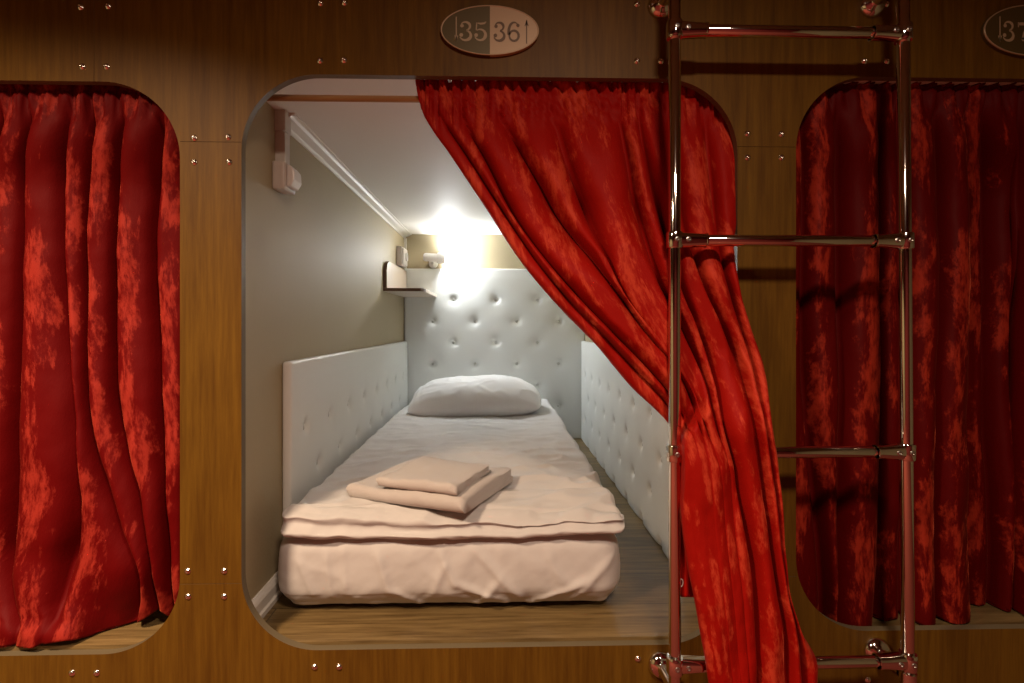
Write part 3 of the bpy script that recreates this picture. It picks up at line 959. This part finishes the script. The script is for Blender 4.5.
for (px, py), rail in (((658.5, 6), (lt, lbm)), ((867, 5), (rt, rbm)), ((661, 664), (lt, lbm)), ((873, 650), (rt, rbm))):
    w = P(px, py, 0)
    at = along(rail[0], rail[1], w.z)
    bm = bmesh.new()
    dist = abs(YL)
    add_lathe(bm, (at.x, -0.0002, w.z), (0, -1, 0), [(0, 0), (0, .0290), (.003, .0295), (.006, .0280), (.011, .0255), (.015, .0215), (.018, .0135), (.021, .0118), (dist - .017, .0110)], 32)
    add_lathe(bm, (at.x, YL, w.z - .012), (0, 0, 1), [(0, RR), (0, .0155), (.024, .0155), (.024, RR)], 28)
    fl = put(obj('wall_mount', bm, M_CHROME, angle=50), lad)
    for s in (-1, 1):
        bm = bmesh.new()
        add_lathe(bm, (at.x + s * .021, -.0085, w.z + .004 * s), (0, -1, 0), [(0, .004), (.004, .004), (.0055, .0025), (.0055, 0)], 12)
        sc = obj('screw', bm, M_SCREW); sc.parent = fl

# ------------------------------------------------------------------ number plaques
def circ(cx, cy, r, a0, a1, n=14):
    return [(cx + r * math.cos(math.radians(a0 + (a1 - a0) * i / n)), cy + r * math.sin(math.radians(a0 + (a1 - a0) * i / n))) for i in range(n + 1)]
def ell(cx, cy, rx, ry, a0, a1, n=16):
    return [(cx + rx * math.cos(math.radians(a0 + (a1 - a0) * i / n)), cy + ry * math.sin(math.radians(a0 + (a1 - a0) * i / n))) for i in range(n + 1)]
# glyphs in a 1 x 1.45 cell: strokes (points, width start, middle, end) and ball dots
GL = {
 '3': ([(ell(.46, 1.07, .33, .30, 150, -75), .07, .20, .10), (ell(.45, .40, .40, .36, 80, -160), .10, .24, .07)], [(.22, 1.10, .13), (.17, .42, .14)]),
 '5': ([([(.22, 1.36), (.18, .78)], .09, .09, .09), ([(.20, 1.32), (.5, 1.26), (.78, 1.30), (.90, 1.42)], .06, .20, .05),
        (ell(.46, .45, .40, .40, 128, -160), .07, .24, .07)], [(.17, .42, .14)]),
 '6': ([(ell(.52, .72, .42, .68, 55, 200), .06, .18, .24), (ell(.50, .42, .36, .38, 0, 360), .19, .13, .19)], [(.80, 1.18, .13)]),
 '7': ([([(.10, 1.22), (.3, 1.24), (.55, 1.24), (.93, 1.27)], .18, .24, .14), ([(.10, 1.36), (.10, 1.0)], .09, .09, .07),
        ([(.92, 1.28), (.70, .95), (.52, .6), (.45, .12)], .08, .17, .25)], [(.46, .14, .14)]),
}
def ribbon(bm, pts, w0, wm, w1, fx):
    n = len(pts)
    L_, R_ = [], []
    for i, p in enumerate(pts):
        q0 = Vector(pts[max(0, i - 1)]); q1 = Vector(pts[min(n - 1, i + 1)])
        d = (q1 - q0).normalized(); nn = Vector((-d.y, d.x))
        t = i / (n - 1)
        w0_, wm_, w1_ = w0 * 1.2, wm * 1.2, w1 * 1.2
        w = w0 + (wm - w0) * t * 2 if t < .5 else wm + (w1 - wm) * (t - .5) * 2
        a = Vector(p) + nn * w / 2; b = Vector(p) - nn * w / 2
        L_.append(bm.verts.new(fx(a.x, a.y))); R_.append(bm.verts.new(fx(b.x, b.y)))
    for i in range(n - 1):
        bm.faces.new((L_[i], R_[i], R_[i + 1], L_[i + 1]))
def plaque(label, cx, digits_l, digits_r):
    c = P(cx, 32.6, 0)
    k = 1.13 / F * (1 + 0.0006 * 0)
    sc = (P(cx + 10, 32, 0).x - P(cx - 10, 32, 0).x) / 20
    hw, hh = 48.5 * sc, 24.6 * sc
    t = thing('number_plaque', label, 'sign', (c.x, 0, c.z))
    yb_, yf = -0.0005, -0.0095
    def half(sgn, name, mat, r=1.0):
        bm = bmesh.new()
        arc = [(sgn * hw * math.sin(a), hh * math.cos(a)) for a in [math.pi * i / 40 for i in range(41)]]
        A = [bm.verts.new((x, yf, z)) for x, z in arc]; B = [bm.verts.new((x, yb_, z)) for x, z in arc]
        bm.faces.new(A); bm.faces.new(B[::-1])
        for i in range(len(arc)):
            j = (i + 1) % len(arc); bm.faces.new((A[i], B[i], B[j], A[j]))
        o = obj(name, bm, mat, t, smooth=False)
        return o
    hl = half(-1, 'dark_half', M_PLQ_D); hr = half(1, 'light_half', M_PLQ_L)
    bm = bmesh.new(); n = 72
    ri = []
    for r_, y_ in ((1.0, yf + .003), (1.008, yf - .0006), (.985, yf - .0010), (.975, yf + .0002)):
        ri.append([bm.verts.new((hw * r_ * math.cos(2 * math.pi * i / n), y_, hh * (r_ if r_ >= 1 else r_ - .01) * math.sin(2 * math.pi * i / n))) for i in range(n)])
    for A, B in zip(ri, ri[1:]):
        for i in range(n): bm.faces.new((A[i], B[i], B[(i + 1) % n], A[(i + 1) % n]))
    obj('rim', bm, M_PLQ_RIM if len(digits_r) == 0 else M_PLQ_L, t)
    def glyph(ch, x0, x1, y0, y1, mat, par):
        bm = bmesh.new()
        fx = lambda u, v: ((x0 + (x1 - x0) * u) * sc, yf - .0006, (y1 + (y0 - y1) * v / 1.45) * sc)
        st, dots = GL[ch]
        for p, a, b, c_ in st: ribbon(bm, p, a, b, c_, fx)
        for ox, oy, r_ in dots:
            bm.faces.new([bm.verts.new(fx(ox + r_ * math.cos(q), oy + r_ * math.sin(q))) for q in [2 * math.pi * i / 14 for i in range(14)]])
        obj('digit', bm, mat, par, smooth=False)
    def arrow(x, ya, yb2, head_down, mat, par):
        bm = bmesh.new()
        f = lambda px, py: bm.verts.new((px * sc, yf - .0006, py * sc))
        bm.faces.new((f(x - .55, ya), f(x + .55, ya), f(x + .55, yb2), f(x - .55, yb2)))
        yy, s = (yb2, 1) if head_down else (ya, -1)
        for q in (-1, 1):
            bm.faces.new((f(x, yy - s * .5), f(x + q * 2.1, yy + s * 6), f(x, yy + s * 4.5)))
        obj('arrow', bm, mat, par, smooth=False)
    for ch, a, b in digits_l: glyph(ch, a, b, 8.6, -11.0, M_DIG_L, hl)
    arrow(-33.3, 12.7, -11.4, True, M_DIG_L, hl)
    for ch, a, b in digits_r: glyph(ch, a, b, 8.6, -11.0, M_DIG_D, hr)
    if digits_r: arrow(36.4, 10.3, -13, False, M_DIG_D, hr)
    return t
plaque('oval plaque reading 35 and 36 above the open bunk', 490, (('3', -30.7, -16.8), ('5', -16.0, -2.4)), (('3', 3.2, 16.2), ('6', 17.4, 30.4)))
plaque('oval plaque reading 37 at the right photo edge', 1029, (('3', -31, -18.2), ('7', -16.5, -2.5)), ())

GROUPS = {'curtain': 'red velvet curtains of the bunks', 'sign': 'oval number plaques above the bunks', 'wall panel': 'tufted panels around the bed',
          'curtain rod': 'curtain rods inside the bunks', 'towel': 'folded towels on the bed', 'bracket': 'curtain rod brackets at the bunk ceiling'}
for o in COL.objects:
    if o.parent is None and o.get('category') in GROUPS:
        o['group'] = GROUPS[o['category']]
